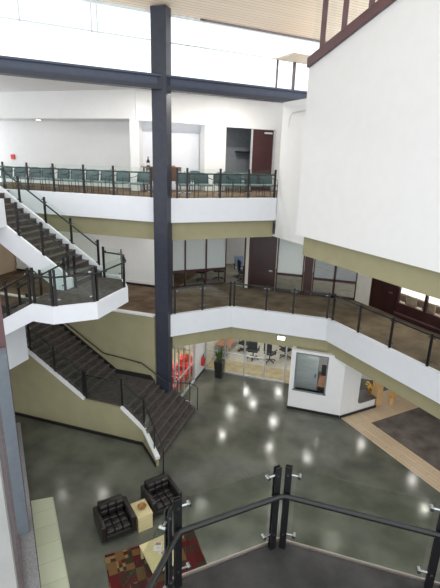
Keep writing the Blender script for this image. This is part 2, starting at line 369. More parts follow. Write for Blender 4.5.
# column and beam
c = thing('steel_column', 'tall dark blue grey square column rising from the foot of the stairs', 'column', (-6.9, 14.7, 0))
MB().box(-7.19, 14.44, 0, -6.645, 14.84, roofz(-6.9, 14.6) - .03).build('shaft', 'steel', c)
b = thing('steel_beam', 'long blue grey roof beam crossing the column below the clerestory', 'beam', (-6.9, 14.9, 12.2))
def bline(o): return ((-13.2, -13.2 + 21.25 + o), (-1.2, -1.2 + 21.25 + o))
MB().wall(*bline(0), .3, 12.56, 12.62).build('top_flange', 'beam', b)
MB().wall(*bline(.16), .08, 12.3, 12.56).build('web', 'beam', b)
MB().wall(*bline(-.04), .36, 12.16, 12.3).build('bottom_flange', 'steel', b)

# ------------------------------------------------------------------ railings
def railing(label, posts, breaks=(), hand=.87, top=1.07, name='glass_railing', inset=.07, pw=.075, fine=False, tube_r=.027, rail=True, side=1, skip_hand=False):
    """posts: list of (x, y, z) at post feet. breaks: indices i where there is no glass between post i and i+1."""
    root = thing(name, label, 'railing', posts[0])
    dirs = []
    for i, p in enumerate(posts):
        js = [j for j in (i - 1, i) if 0 <= j < len(posts) - 1 and j not in breaks] or [max(0, min(i, len(posts) - 2))]
        j = js[0]; a, b2 = Vector(posts[j]), Vector(posts[j + 1]); d = (b2 - a); d.z = 0; dirs.append(d.normalized())
    for i, (p, d) in enumerate(zip(posts, dirs)):
        m = MB(); w2 = pw; t = .014 if fine else .045
        n = Vector((-d.y, d.x, 0))
        c = Vector(p)
        for sgn in ((-1, 1) if fine else (0,)):
            q = c + n * .018 * sgn
            m.prism([(q.x + d.x * a * w2 / 2 + n.x * e * t / 2, q.y + d.y * a * w2 / 2 + n.y * e * t / 2) for a, e in ((-1, -1), (1, -1), (1, 1), (-1, 1))], p[2] - .03, p[2] + top)
        post = m.build('post', 'black', root)
        for hz in (.2, .97 if fine else .93):
            k = MB()
            for j, sg in ((i - 1, -1), (i, 1)):
                if 0 <= j < len(posts) - 1 and j not in breaks:
                    e = Vector(posts[j + 1]) - Vector(posts[j]); e.normalize()
                    a = c + Vector((0, 0, hz)); bq = a + e * sg * (inset + .03)
                    if fine:
                        k.tube([a, bq], .011, 8); k.tube([bq - n * .03, bq + n * .03], .019, 10); k.tube([a - n * .03, a + n * .03], .014, 8)
                    else:
                        k.bar(a, bq, .022); k.bar(bq - n * .02, bq + n * .02, .036)
            if k.v: k.build('glass_clamp', 'chrome', post)
    for i in range(len(posts) - 1):
        if i in breaks: continue
        a, b2 = Vector(posts[i]), Vector(posts[i + 1]); l = math.hypot(b2.x - a.x, b2.y - a.y)
        if l < .25: continue
        sl_ = (b2.z - a.z) / l; g = inset
        prof = [(g, a.z + sl_ * g + .08), (l - g, a.z + sl_ * (l - g) + .08), (l - g, a.z + sl_ * (l - g) + top - .02), (g, a.z + sl_ * g + top - .02)]
        MB().vprism(prof, (a.x, a.y), (b2.x - a.x, b2.y - a.y), .012).build('glass_panel', 'smoke' if fine else 'glass', root)
    if rail:
        runs = [[]]
        for i, p in enumerate(posts):
            n = Vector((-dirs[i].y, dirs[i].x, 0)) * .06 * side
            runs[-1].append((p[0] + n.x, p[1] + n.y, p[2] + hand))
        hr = MB().tube(runs[0], tube_r, 10).build('handrail', 'black', root)
        for i, p in enumerate(posts):
            n = Vector((-dirs[i].y, dirs[i].x, 0)) * .06 * side
            MB().tube([(p[0], p[1], p[2] + hand - .07), (p[0] + n.x, p[1] + n.y, p[2] + hand - .01)], .008, 6).build('bracket', 'black', hr)
    return root
y3 = 14.74
railing('third floor glass railing left of the blue column, in front of ten teal chairs',
        [(x, y3, Z3) for x in (-17.2, -15.6, -14.03, -12.85, -11.62, -10.25, -8.97, -7.42)])
railing('glass railing of the third floor right of the column, in front of six teal chairs',
        [(-6.5, 14.98, Z3), (-6.2, 15.22, Z3), (-5.2, 16.04, Z3), (-4.3, 16.78, Z3), (-3.42, 17.5, Z3)])
railing('long bent glass railing along the second floor edge above the ground floor glass doors',
        [(-6.56, 14.9, Z2), (-5.72, 15.72, Z2), (-4.82, 16.62, Z2), (-4.66, 16.67, Z2), (-3.3, 16.67, Z2), (-2.2, 16.67, Z2), (-.86, 16.67, Z2),
         (-.64, 16.55, Z2), (.33, 15.58, Z2), (1.36, 14.55, Z2), (2.4, 13.5, Z2), (3.4, 12.5, Z2), (4.4, 11.5, Z2), (5.4, 10.5, Z2)], breaks=(2, 6), hand=.97)
# landing halfway up the left stairs
railing('glass railing wrapped around the left mid landing of the stairs',
        [(-8.6, 9.66, ZL), (-7.99, 9.66, ZL), (-7.9, 9.7, ZL), (-7.16, 10.44, ZL), (-7.12, 10.55, ZL), (-7.12, 12.1, ZL), (-7.2, 12.25, ZL), (-7.72, 12.98, ZL), (-8.5, 13.1, ZL)], breaks=(1, 3, 5), side=-1)
railing('sloping glass railing along the far side of the upper left flight',
        [(-8.8, 13.25, ZL + .2), (-9.88, 13.25, ZL + .9), (-10.93, 13.25, ZL + 1.57), (-12.0, 13.25, ZL + 2.25), (-12.9, 13.25, ZL + 2.82)], breaks=())
railing('sloping glass railing on the near side of the upper left flight',
        [(-8.55, 11.5, ZL), (-8.78, 11.5, ZL + .35), (-9.7, 11.5, ZL + .97), (-10.6, 11.5, ZL + 1.54)], breaks=(0,))
railing('glass railing of the short left flight going down from the mid landing',
        [(-8.75, 9.66, ZL - .02), (-9.6, 9.66, ZL - .5), (-10.4, 9.66, ZL - .95), (-11.6, 9.66, ZL - 1.6)])
railing('inner glass railing of the short flight behind the mid landing',
        [(-8.66, 11.12, ZL), (-9.6, 11.12, ZL - .5), (-10.5, 11.12, ZL - 1.0)])
railing('glass railing along the open side of the stairs to the ground floor',
        [(-13.0, 12.2, 4.0), (-11.27, 12.2, 2.95), (-10.25, 12.2, 2.24), (-9.05, 12.2, 1.46), (-8.95, 12.2, 1.43), (-7.45, 12.2, 1.42), (-6.58, 12.2, .78)], breaks=(3,))
# handrail at the foot of the same stairs
h = thing('stair_handrail', 'black tubular handrail with glass bending down at the foot of the stairs', 'handrail', (-6.55, 12.1, 0))
MB().tube([(-6.6, 12.2, 1.68), (-6.4, 12.05, 1.6), (-5.3, 11.0, 1.05), (-5.24, 10.93, .95), (-5.24, 10.93, 0)], .022, 10).build('handrail', 'black', h)
MB().bar((-5.85, 11.5, .3), (-5.85, 11.5, 1.25), .05, .03).build('post', 'black', h)
MB().vprism([(.05, .8), (.95, .36), (.95, 1.2), (.05, 1.62)], (-6.55, 12.12), (1, -.93), .012).build('glass_panel', 'glass', h)
# handrail on the olive wall
h = thing('wall_handrail', 'black handrail fixed to the olive wall behind the lower stairs', 'handrail', (-8, 14.27, 2))
hr = MB().tube([(-12.6, 14.25, 4.2), (-9.5, 14.25, 2.24), (-7.75, 14.25, 2.1), (-6.66, 14.26, 1.45)], .022, 10).build('rail', 'black', h)
for x, z in ((-10.3, 2.74), (-9.3, 2.22), (-7.9, 2.1)): MB().tube([(x, 14.25, z - .01), (x, 14.28, z - .07), (x, 14.35, z - .08)], .011, 6).build('bracket', 'black', hr)
h = thing('guard_rail', 'low black rail with glass and white base right of the column foot', 'railing', (-6.3, 14.95, 0))
MB().tube([(-6.62, 14.28, 1.42), (-6.4, 14.7, 1.25), (-5.98, 15.0, 1.16), (-5.68, 15.0, 1.1), (-5.6, 15.0, 1.0), (-5.6, 15.0, 0)], .022, 8).build('handrail', 'black', h)
for x, z1 in ((-6.52, 1.2), (-5.96, 1.26)): MB().bar((x, 15.02, 0), (x, 15.02, z1), .04, .03).build('post', 'black', h)
MB().vprism([(0, .36), (.5, .34), (.5, 1.1), (0, 1.14)], (-6.5, 15.0), (1, 0), .012).build('glass_panel', 'glass', h)
MB().vprism([(0, .26), (.72, .2), (.72, .3), (0, .36)], (-6.62, 14.97), (1, 0), .06).build('base_rail', 'white', h)

# near landing (third to second floor stairs on the camera's side)
LP = [(-1.44, .9), (-1.44, 3.08), (-.48, 3.97), (1.2, 3.97), (2.1, 3.07), (2.1, .9)]
MB().prism([(x * .985 + .005, y - .03) for x, y in LP], ZL - .3, ZL).build('floor', 'landing', kind='structure')
e = MB()
for i in range(len(LP) - 1): e.wall(LP[i], LP[i + 1], .014, ZL - .5, ZL + .012)
e.build('trim_15', pmat('pinkish_edge', (.33, .27, .25), (.37, .31, .29), rough=.5), kind='structure')
railing('foreground black post railing with clear glass around the near landing',
        [(-1.36, 1.3, ZL), (-1.36, 2.92, ZL), (-1.33, 3.07, ZL), (-.53, 3.83, ZL), (-.42, 3.88, ZL), (1.07, 3.88, ZL), (1.2, 3.84, ZL), (2.0, 3.02, ZL)], breaks=(1, 3, 5), hand=.735, fine=True, pw=.07, inset=.085, tube_r=.03, side=-1)

# ------------------------------------------------------------------ stairs
def flight(root, x0, z0, x1, z1, n, y0, y1, ylo=None, yhi=None):
    """steps from (x0, z0) [low end] to (x1, z1) along x; each a part with a lighter nosing."""
    for i in range(n):
        xa = x0 + (x1 - x0) * i / n; xb = x0 + (x1 - x0) * (i + 1) / n; z = z0 + (z1 - z0) * (i + 1) / n
        a0 = ylo(xa) if ylo else y0; a1 = ylo(xb) if ylo else y0; b0 = yhi(xa) if yhi else y1; b1 = yhi(xb) if yhi else y1
        st = MB().prism([(xa, a0), (xb, a1), (xb, b1), (xa, b0)], z - (z1 - z0) / n - .06, z).build('step', 'tread', root)
        s_ = 1 if x1 > x0 else -1
        MB().prism([(xa - .02 * s_, a0), (xa + .035 * s_, a0), (xa + .035 * s_, b0), (xa - .02 * s_, b0)], z - .03, z + .004).build('nosing', 'nosing', st)
st = thing('staircase', 'carpeted staircase climbing from the ground floor beside the column', 'staircase', (-7, 13, 0))
flight(st, -5.66, 0, -7.45, 1.4, 8, 12.1, 14.35, ylo=lambda x: 12.2 if x < -6.6 else 12.2 - (x + 6.6) * .93, yhi=lambda x: 14.34 if x < -6.56 else 14.93)
MB().box(-9.0, 12.2, 1.2, -7.45, 14.34, 1.4).build('landing', 'tread', st)
flight(st, -9.0, 1.4, -13.2, Z2, 16, 12.2, 14.34)
MB().vprism([(0, 4.15), (4.2, 1.4), (5.75, 1.4), (6.0, 1.2), (6.0, 1.36), (5.8, 1.58), (4.24, 1.58), (0, 4.36)], (-13.2, 14.31), (1, 0), .04).build('skirting', 'base', st)
# olive side wall with white coping
MB().vprism([(0, 0), (6.62, 0), (6.62, .62), (5.75, 1.34), (4.2, 1.36), (0, 4.1)], (-13.2, 12.1), (1, 0), .1).build('side_wall', 'olive', st)
MB().vprism([(0, 0), (1.28, 0), (1.28, .3), (0, .64)], (-6.58, 12.1), (1, -.93), .1).build('curb_wall', 'olive', st)
cp = MB()
cp.vprism([(0, 4.1), (4.2, 1.36), (4.2, 1.44), (0, 4.18)], (-13.2, 12.06), (1, 0), .15)
cp.vprism([(0, 1.34), (.88, .62), (.88, .71), (0, 1.42)], (-7.45, 12.06), (1, 0), .15)
cp.vprism([(0, .62), (1.32, .3), (1.32, .4), (0, .71)], (-6.6, 12.07), (1, -.93), .15)
cp.build('white_coping', 'white', st)
struct('baseboard_stair', MB().box(-12.6, 12.075, 0, -6.6, 12.1, .13).wall((-6.6, 12.08), (-5.64, 11.19), -.02, 0, .13), 'base')
# upper left stairs with mid landing
us = thing('staircase', 'white edged staircase turning on a mid landing at upper left', 'staircase', (-8, 11.3, ZL))
PL = [(-8.66, 9.57), (-7.95, 9.57), (-7.05, 10.42), (-7.05, 12.2), (-7.7, 13.05), (-8.66, 13.07)]
MB().prism([(-8.66, 9.65), (-7.98, 9.65), (-7.13, 10.46), (-7.13, 12.17), (-7.74, 12.97), (-8.66, 12.99)], ZL - .25, ZL).build('landing', 'tread', us)
band_segs(MB(), PL[:5] + [(-8.0, 13.35), (-8.66, 13.35)], .08, ZL - .5, ZL + .02).build('landing_fascia', 'coolwhite', us)
flight(us, -8.66, ZL, -12.9, Z3, 16, 11.62, 13.2)
flight(us, -11.75, Z2, -8.66, ZL, 11, 9.65, 11.1)
def stringer(x0, z0, x1, z1, y, t, up, dn, nm):
    MB().vprism([(0, z0 - dn), (x1 - x0, z1 - dn), (x1 - x0, z1 + up), (0, z0 + up)], (x0, y), (1, 0), t).build(nm, 'coolwhite', us)
stringer(-12.9, Z3, -8.66, ZL, 13.2, .1, .27, .45, 'far_stringer')
stringer(-12.9, Z3, -8.66, ZL, 11.45, .1, .30, .5, 'near_stringer')
stringer(-11.75, Z2, -8.66, ZL, 9.57, .08, .02, .5, 'front_stringer')
stringer(-11.75, Z2, -8.66, ZL, 11.1, .08, .05, .4, 'back_stringer')

# ------------------------------------------------------------------ third floor doors and furniture
d3 = thing('maroon_door', 'maroon door with white frame at the right end of the third floor', 'door', (-4.9, 21.5, Z3))
MB().wall(B3(-5.32), B3(-4.5), .05, Z3 + .02, 11.36).build('door_leaf', 'maroon_frame', d3)
fr = MB(); fr.wall(B3(-5.38), B3(-5.32), -.06, Z3, 11.4); fr.wall(B3(-4.5), B3(-4.42), -.06, Z3, 11.42); fr.build('frame', 'alu', d3)
MB().wall((-4.85, 21.48), (-4.55, 21.78), -.06, 11.2, 11.28).build('door_closer', 'alu', d3)
sh = MB().wall((-6.4, 21.95), (-5.0, 23.35), -.4, 10.35, 10.41); tag(sh.build('wall_shelf', 'darkplastic'), 'dark shelf inside the closet left of the maroon third floor door', 'shelf')
tb = thing('long_table', 'long dark table against the recess on the third floor behind the column', 'table', (-8, 18.0, Z3))
MB().wall((-8.75, 16.85), (-7.6, 18.0), .6, Z3 + .98, Z3 + 1.03).build('table_top', 'brownwood', tb)
MB().wall((-8.72, 16.9), (-7.62, 18.0), .04, Z3 + .45, Z3 + .98).build('apron', 'brownwood', tb)
for p in ((-8.7, 16.95), (-7.65, 18.0), (-9.05, 17.35), (-8.0, 18.4)): MB().box(p[0] - .03, p[1] - .03, Z3, p[0] + .03, p[1] + .03, Z3 + .98).build('leg', 'brownwood', tb)
bt = thing('bottle', 'dark bottle with white collar standing on the table behind the railing', 'bottle', (-8.72, 17.1, Z3 + 1.03))
MB().lathe([(.075, 0), (.075, .2), (.05, .26), (.025, .3), (.025, .4)], (-8.72, 17.1, Z3 + 1.03), 12).build('body', 'bottle', bt)
MB().lathe([(.078, .05), (.078, .15)], (-8.72, 17.1, Z3 + 1.03), 12).build('collar', 'paper', bt)
for i, (x, y, m_, lb) in enumerate(((-8.9, 16.98, 'paper', 'white cup left of the dark bottle on the table'), (-8.5, 17.3, 'paper', 'white cup right of the dark bottle on the table'))):
    tag(MB().lathe([(.05, 0), (.06, .13), (.055, .13), (.045, .02)], (x, y, Z3 + 1.03), 12).build('cup', m_), lb, 'cup', 'cups on the third floor table')
for i, (x, lb) in enumerate(((-8.15, 'red tray on the table behind the column'), (-7.9, 'small red tray at the right end of the table'))):
    y = x + 25.75; q = MB(); q.prism([(x - .08, y - .08), (x + .05, y + .05), (x - .1, y + .2), (x - .23, y + .07)], Z3 + 1.03, Z3 + 1.09)
    tag(q.build('tray', 'terra'), lb, 'tray', 'trays on the third floor table')
fa = MB().box(-17.15, 18.62, 9.72, -16.95, 18.7, 9.95).build('fire_alarm', 'red'); tag(fa, 'small red fire alarm box on the white third floor alcove wall', 'alarm')
cd = thing('wall_conduit', 'thin grey bent conduit on the white end wall beside the beam', 'conduit', (-2.8, 17.0, 11))
MB().tube([(-3.0, 17.18, 11.15), (-2.98, 17.16, 11.5), (-2.85, 17.03, 11.68), (-2.3, 16.48, 11.72)], .012, 6).build('pipe', 'alu', cd)

def teal_chair(label, group):
    t = thing('stacking_chair', label, 'chair', (0, 0, 0), 0, group, world=False)
    MB().rbox(-.25, -.26, .40, .25, .22, .47, .03).build('seat', 'teal_seat', t)
    # rounded back: grid curved across its width with an arched top
    m = MB(); nx, nz = 9, 6; vs = []
    for s_ in (0, 1):
        for j in range(nz):
            for i in range(nx):
                u = i / (nx - 1) * 2 - 1; hgt = .40 * (1 - .22 * abs(u) ** 4)
                vs.append((u * .27, .235 + .045 * (1 - u * u) + s_ * .03 + j / (nz - 1) * .06, .45 + j / (nz - 1) * hgt))
    k = nx * nz; fs = []
    for j in range(nz - 1):
        for i in range(nx - 1):
            a = j * nx + i; fs += [(a, a + 1, a + nx + 1, a + nx), (k + a + nx, k + a + nx + 1, k + a + 1, k + a)]
    rim = [i for i in range(nx)] + [j * nx + nx - 1 for j in range(1, nz)] + [(nz - 1) * nx + i for i in range(nx - 2, -1, -1)] + [j * nx for j in range(nz - 2, 0, -1)]
    for q in range(len(rim)): a, b2 = rim[q], rim[(q + 1) % len(rim)]; fs.append((b2, a, a + k, b2 + k))
    m.add(vs, fs, True); m.build('backrest', 'teal', t)
    for s_ in (-1, 1):
        MB().tube([(s_ * .26, -.22, 0), (s_ * .26, -.24, .55), (s_ * .26, -.2, .64), (s_ * .26, .12, .66), (s_ * .25, .27, .7)], .012, 6).build('arm_frame', 'darkplastic', t)
        MB().tube([(s_ * .24, .28, 0), (s_ * .24, .24, .45), (s_ * .245, .29, .78)], .012, 6).build('leg', 'darkplastic', t)
    return t
xs = [-16.05, -15.35, -14.56, -13.88, -13.12, -12.48, -11.73, -11.08, -10.37, -9.71, -8.99, -8.1]
ordl = ['leftmost teal chair in the row behind the left third floor railing', 'second', 'third', 'fourth', 'fifth', 'sixth', 'seventh', 'eighth', 'ninth', 'tenth']
GL = 'teal chairs behind the left third floor railing'
first = None
for i, x in enumerate(xs[2:]):
    lb = ordl[0] if i == 0 else ('teal chair just left of the blue column, in front of the bottle table' if i == 9 else f'{ordl[i]} teal chair from the left edge of the photo, behind the left third floor railing')
    if first is None: first = teal_chair(lb, GL); first.location = (x, 15.2, Z3 - .02); first.scale = (1.1, 1.05, 1.06)
    else: dup(first, (x, 15.2, Z3 - .02), random.uniform(-.05, .05), lb, GL)
GR = 'teal chairs behind the right third floor railing'
for i, (x, y) in enumerate(((-6.5, 15.75), (-5.94, 16.25), (-5.33, 16.8), (-4.86, 17.2), (-4.3, 17.68), (-3.8, 18.12))):
    lb = ['teal chair just right of the blue column on the third floor', 'second teal chair right of the column on the third floor', 'third teal chair right of the column on the third floor',
          'fourth teal chair right of the column, below the dark closet opening', 'fifth teal chair right of the column, next to last of the row', 'last teal chair at the right end of the third floor row, below the maroon door'][i]
    dup(first, (x, y, Z3 - .02), math.radians(40), lb, GR)
for i, (x, y, lb) in enumerate(((-7.1, 18.7, 'teal chair of the second row tucked against the long dark table'), (-5.8, 19.6, 'teal chair in the second row below the closet opening, left one'), (-5.3, 20.1, 'teal chair in the second row below the closet opening, right one'))):
    dup(first, (x - .1, y + .1, Z3 + .2 - .22), math.radians(40), lb, 'second row of teal chairs')

# ------------------------------------------------------------------ second floor partitions
def partition(name, p, q, xs_, z0, zr, z1, mats, fw=.07, extra=None):
    """maroon framed glazed partition from p to q: posts at fractions xs_, bottom rail, mid rail zr, head z1."""
    d = Vector((q[0] - p[0], q[1] - p[1])); l = d.length; d.normalize()
    pt = lambda u: (p[0] + d.x * u, p[1] + d.y * u)
    f = MB()
    for u in xs_: f.wall(pt(max(0, u * l - fw / 2)), pt(min(l, u * l + fw / 2)), .1, z0, z1)
    for za, zb in ((z0, z0 + .1), (zr - .05, zr + .06), (z1 - .08, z1)): f.wall(pt(.01), pt(l - .01), .09, za, zb)
    root = struct(name, f, 'maroon_frame')
    for i in range(len(xs_) - 1):
        a, b2 = xs_[i] * l + fw / 2, xs_[i + 1] * l - fw / 2
        a2, b3 = pt(a), pt(b2); n = Vector((-d.y, d.x)) * .04
        a2 = (a2[0] + n.x, a2[1] + n.y); b3 = (b3[0] + n.x, b3[1] + n.y)
        MB().wall(a2, b3, .012, zr + .06, z1 - .08).build('upper_pane', mats[0], root)
        MB().wall(a2, b3, .012, z0 + .1, zr - .05).build('lower_pane', mats[1], root)
    return root
partition('window_3', (-8.05, 17.98), (-6.0, 19.75), (0, .235, .62, 1), Z2, 4.95, 7.05, ('frosted', 'pane'))
struct('wall_second_left', MB().box(-16.9, 17.95, Z2, -8.05, 18.1, 7.05), 'white')
struct('baseboard_second', MB().box(-16.9, 17.91, Z2, -8.1, 17.95, Z2 + .1), 'base')
struct('trim_11', MB().box(-16.9, 17.9, Z2 + .1, -8.1, 17.95, Z2 + .24), 'white')
# doorway jamb strip between opening and door
struct('trim_12', MB().box(-5.05, 19.5, Z2, -4.98, 19.62, 7.05).box(-4.82, 19.5, Z2, -4.72, 19.62, 7.05), 'maroon_frame')
struct('trim_13', MB().box(-4.98, 19.53, Z2, -4.82, 19.6, 7.05), 'cream')
d = struct('door_1', MB().box(-4.72, 19.53, Z2 + .02, -3.55, 19.6, 7.05), 'maroon')
MB().box(-3.84, 19.46, 5.1, -3.66, 19.53, 5.15).build('door_handle', 'chrome', d)
partition('window_4', (-3.5, 19.55), (-2.25, 19.55), (0, 1), Z2, 5.0, 7.05, ('frosted', 'pane'), .1)
struct('door_2', MB().box(-2.22, 19.55, Z2, -1.85, 19.62, 7.05), 'maroon_frame')
partition('window_5', (-1.82, 19.55), (.1, 19.55), (0, .5, 1), Z2, 4.95, 7.05, ('blind', 'pane'), .1)
# right diagonal: cream pier, maroon door, low maroon wall with glass above
struct('wall_pier', MB().wall((.1, 19.58), (.68, 19.0), .25, Z2, 7.05), 'cream')
d = struct('door_3', MB().wall((.7, 18.98), (1.64, 18.04), .06, Z2 + .02, 7.05), 'maroon')
MB().wall((1.42, 18.24), (1.56, 18.10), -.07, 5.05, 5.1).build('door_handle', 'chrome', d)
lw = MB().wall((1.66, 18.02), (6.4, 13.28), .12, Z2, 4.76); 
for u in (0, 1.28, 2.6, 4.0, 5.4): lw.wall((1.66 + u * SQ, 18.02 - u * SQ), (1.73 + u * SQ, 17.95 - u * SQ), .1, 4.76, 7.05)
wn = struct('window_6', lw, 'maroon')
MB().wall((1.7, 18.04), (6.4, 13.34), .012, 4.76, 7.05).build('pane', 'pane', wn)
struct('trim_14', MB().wall((1.66, 18.0), (6.4, 13.26), -.02, 4.3, 4.36), 'redmull')
struct('wall_second_room', MB().box(-7.8, 24, Z2, .2, 24.1, 7.05), 'white')
struct('floor', MB().prism([(-8.0, 18.2), (-6.0, 19.95), (-5.1, 19.7), (.1, 19.75), (.1, 24), (-8, 24)], Z2 - .03, Z2 - .008), 'greycarpet')

def office_chair(label, group, fab='darkplastic'):
    t = thing('office_chair', label, 'chair', (0, 0, 0), 0, group, world=False)
    MB().rbox(-.26, -.26, .44, .26, .24, .53, .04).build('seat', fab, t)
    m = MB().rbox(-.24, .22, .60, .24, .29, 1.1, .034); m.build('backrest', fab, t)
    MB().bar((0, .26, .46), (0, .29, .68), .06, .02).build('back_support', 'darkplastic', t)
    MB().tube([(0, 0, .1), (0, 0, .45)], .028, 8).build('gas_lift', 'darkplastic', t)
    b_ = MB()
    for k in range(5):
        a = 2 * math.pi * k / 5 + .3; b_.bar((0, 0, .12), (.3 * math.cos(a), .3 * math.sin(a), .075), .045, .03)
    base = b_.build('star_base', 'darkplastic', t)
    for k in range(5):
        a = 2 * math.pi * k / 5 + .3; x, y = .3 * math.cos(a), .3 * math.sin(a)
        MB().tube([(x - .02, y, .03), (x + .02, y, .03)], .03, 8).build('caster', 'darkplastic', base)
    for s_ in (-1, 1):
        MB().bar((s_ * .3, -.05, .46), (s_ * .3, -.05, .68), .03).bar((s_ * .3, -.17, .69), (s_ * .3, .13, .69), .06, .025).bar((s_ * .2, -.05, .46), (s_ * .3, -.05, .46), .03).build('armrest', 'darkplastic', t)
    return t
oc = office_chair('black office chair behind the glass doors, leftmost', 'office chairs behind the ground floor glass'); oc.location = (-5.3, 21.35, 0); oc.rotation_euler.z = math.radians(-20)
gO = 'office chairs behind the ground floor glass'
dup(oc, (-4.62, 20.62, 0), math.radians(185), 'black office chair behind the middle glass pane, back toward the lobby')
dup(oc, (-3.72, 20.6, 0), math.radians(160), 'black office chair behind the right glass pane, third from the left')
dup(oc, (-3.05, 21.35, 0), math.radians(60), 'black office chair partly hidden at the right edge of the glass doors')
oc2 = office_chair('pale blue office chair seen through the open doorway on the second floor', 'second floor office chairs', 'bluefab'); oc2.location = (-5.75, 21.4, Z2 - .02); oc2.rotation_euler.z = math.radians(30)
oc3 = dup(oc, (-5.35, 20.7, Z2 - .02), math.radians(120), 'dark office chair in the second floor doorway in front of the blue one', 'second floor office chairs')
dup(oc, (-7.3, 19.95, Z2 - .02), math.radians(80), 'dark office chair behind the lower glass of the left second floor partition', 'second floor office chairs')
dup(oc, (-6.6, 20.5, Z2 - .02), math.radians(200), 'second dark office chair behind the left partition, near the doorway', 'second floor office chairs')
tc_ = office_chair('tan meeting chair behind the glass right of the maroon door, leftmost', 'tan meeting chairs', 'tanfab'); tc_.scale = (1, 1, .86); tc_.location = (1.83, 18.62, Z2 - .02); tc_.rotation_euler.z = math.radians(135)
dup(tc_, (2.40, 18.05, Z2 - .02), math.radians(135), 'tan meeting chair behind the upper right glass, middle one', 'tan meeting chairs')
dup(tc_, (2.99, 17.46, Z2 - .02), math.radians(135), 'tan meeting chair at the right edge behind the glass', 'tan meeting chairs')

mt_ = thing('meeting_table', 'long white meeting table behind the tan chairs at upper right', 'table', (3.4, 18.2, Z2 - .02))
MB().wall((1.3, 19.5), (5.6, 15.2), 1.5, 4.86, 4.91).build('table_top', 'white', mt_)
for p in ((1.75, 19.5), (5.5, 15.75), (2.3, 20.1), (6.1, 16.3)): MB().box(p[0] - .04, p[1] - .04, Z2 - .02, p[0] + .04, p[1] + .04, 4.86).build('leg', 'alu', mt_)

# ------------------------------------------------------------------ ground floor: glass front, lounge, reception
g = MB()
for x in (-6.53, -5.55, -4.57, -3.56, -2.6): g.box(x - .03, 18.53, 0, x + .03, 18.61, 2.72)
for za, zb in ((0, .07), (1.05, 1.1), (2.77, 2.72)): g.box(-6.55, 18.54, za, -2.6 if za != 1.05 else -3.55, 18.6, zb)
gw = struct('window_7', g, 'alu')
for a, b2 in ((-6.5, -5.58), (-5.52, -4.60), (-4.54, -3.59), (-3.53, -2.63)): MB().box(a, 18.56, .07, b2, 18.57, 2.65).build('pane', 'pane', gw)
g = MB()
for y in (14.98, 15.42, 15.95, 16.65, 17.2): g.box(-6.65, y - .022, 0, -6.59, y + .022, 2.72)
g.box(-6.65, 14.98, 0, -6.57, 17.2, .09); g.box(-6.64, 14.98, 1.0, -6.59, 17.2, 1.05)
gl = struct('window_8', g, 'alu'); MB().box(-6.62, 15.0, .09, -6.61, 17.2, 2.72).build('pane', 'pane', gl)
struct('wall_lounge_back', MB().box(-11.0, 20.4, 0, -6.7, 20.5, 2.72).box(-11.1, 14.6, 0, -11.0, 20.5, 2.72).box(-6.72, 18.68, 0, -6.6, 24, 2.72), 'cream')
struct('floor', MB().box(-6.58, 18.6, 0, -2.1, 19.95, .008), 'tancarpet')
struct('floor', MB().box(-6.58, 19.95, 0, -2.1, 24, .008), pmat('pale_carpet', (.52, .49, .42), (.62, .59, .52), scale=4, rough=.95, spec=.1))
struct('floor', MB().prism([(-10.9, 14.6), (-6.66, 14.9), (-6.66, 17.2), (-6.75, 17.3), (-6.75, 20.3), (-10.9, 20.3)], 0, .008), 'tancarpet')
struct('wall_conference', MB().box(-6.7, 24, 0, -1.9, 24.1, 2.72), 'white')
ft = thing('meeting_table', 'terracotta topped meeting table behind the left glass pane', 'table', (-6.2, 21.2, 0))
ft.location = (-6.0, 20.9, 0)
MB().box(-6.5, 20.0, .7, -5.75, 22.2, .75).build('table_top', 'terra', ft)
for p in ((-6.4, 20.1), (-5.85, 20.1), (-6.4, 22.1), (-5.85, 22.1)): MB().box(p[0] - .03, p[1] - .03, 0, p[0] + .03, p[1] + .03, .7).build('leg', 'alu', ft)

def lounge_chair(label, mat, group, loc, rz, W=.95, D=.9, feet='chrome'):
    t = thing('armchair', label, 'armchair', loc, rz, group, world=False)
    w = W / 2
    for s_ in (-1, 1): MB().rbox(min(s_ * w, s_ * (w - .13)), -D / 2, .12, max(s_ * w, s_ * (w - .13)), D / 2 - .02, .62, .02).build('armrest', mat, t)
    MB().rbox(-w + .125, D / 2 - .2, .12, w - .125, D / 2, .74, .03).build('backrest', mat, t)
    MB().rbox(-w + .13, -D / 2 + .01, .12, w - .13, D / 2 - .2, .28, .02).build('seat_base', mat, t)
    # tufted cushions: three by three pads each
    def pads(x0, x1, a0, a1, n, m_, fn):
        mb = MB()
        for i in range(n):
            for j in range(m_):
                xa, xb = x0 + (x1 - x0) * i / n, x0 + (x1 - x0) * (i + 1) / n; aa, ab = a0 + (a1 - a0) * j / m_, a0 + (a1 - a0) * (j + 1) / m_
                fn(mb, xa + .002, xb - .002, aa + .002, ab - .002)
        return mb
    pads(-w + .14, w - .14, -D / 2, D / 2 - .22, 3, 3, lambda mb, xa, xb, ya, yb: mb.rbox(xa, ya, .27, xb, yb, .43, .035)).build('seat_cushion', mat, t)
    pads(-w + .14, w - .14, .43, .76, 3, 2, lambda mb, xa, xb, za, zb: mb.rbox(xa, D / 2 - .3, za, xb, D / 2 - .17, zb, .035)).build('back_cushion', mat, t)
    for sx in (-1, 1):
        for sy in (-1, 1): MB().tube([(sx * (w - .06), sy * (D / 2 - .06), 0), (sx * (w - .06), sy * (D / 2 - .06), .13)], .02, 8).build('foot', feet, t)
    return t
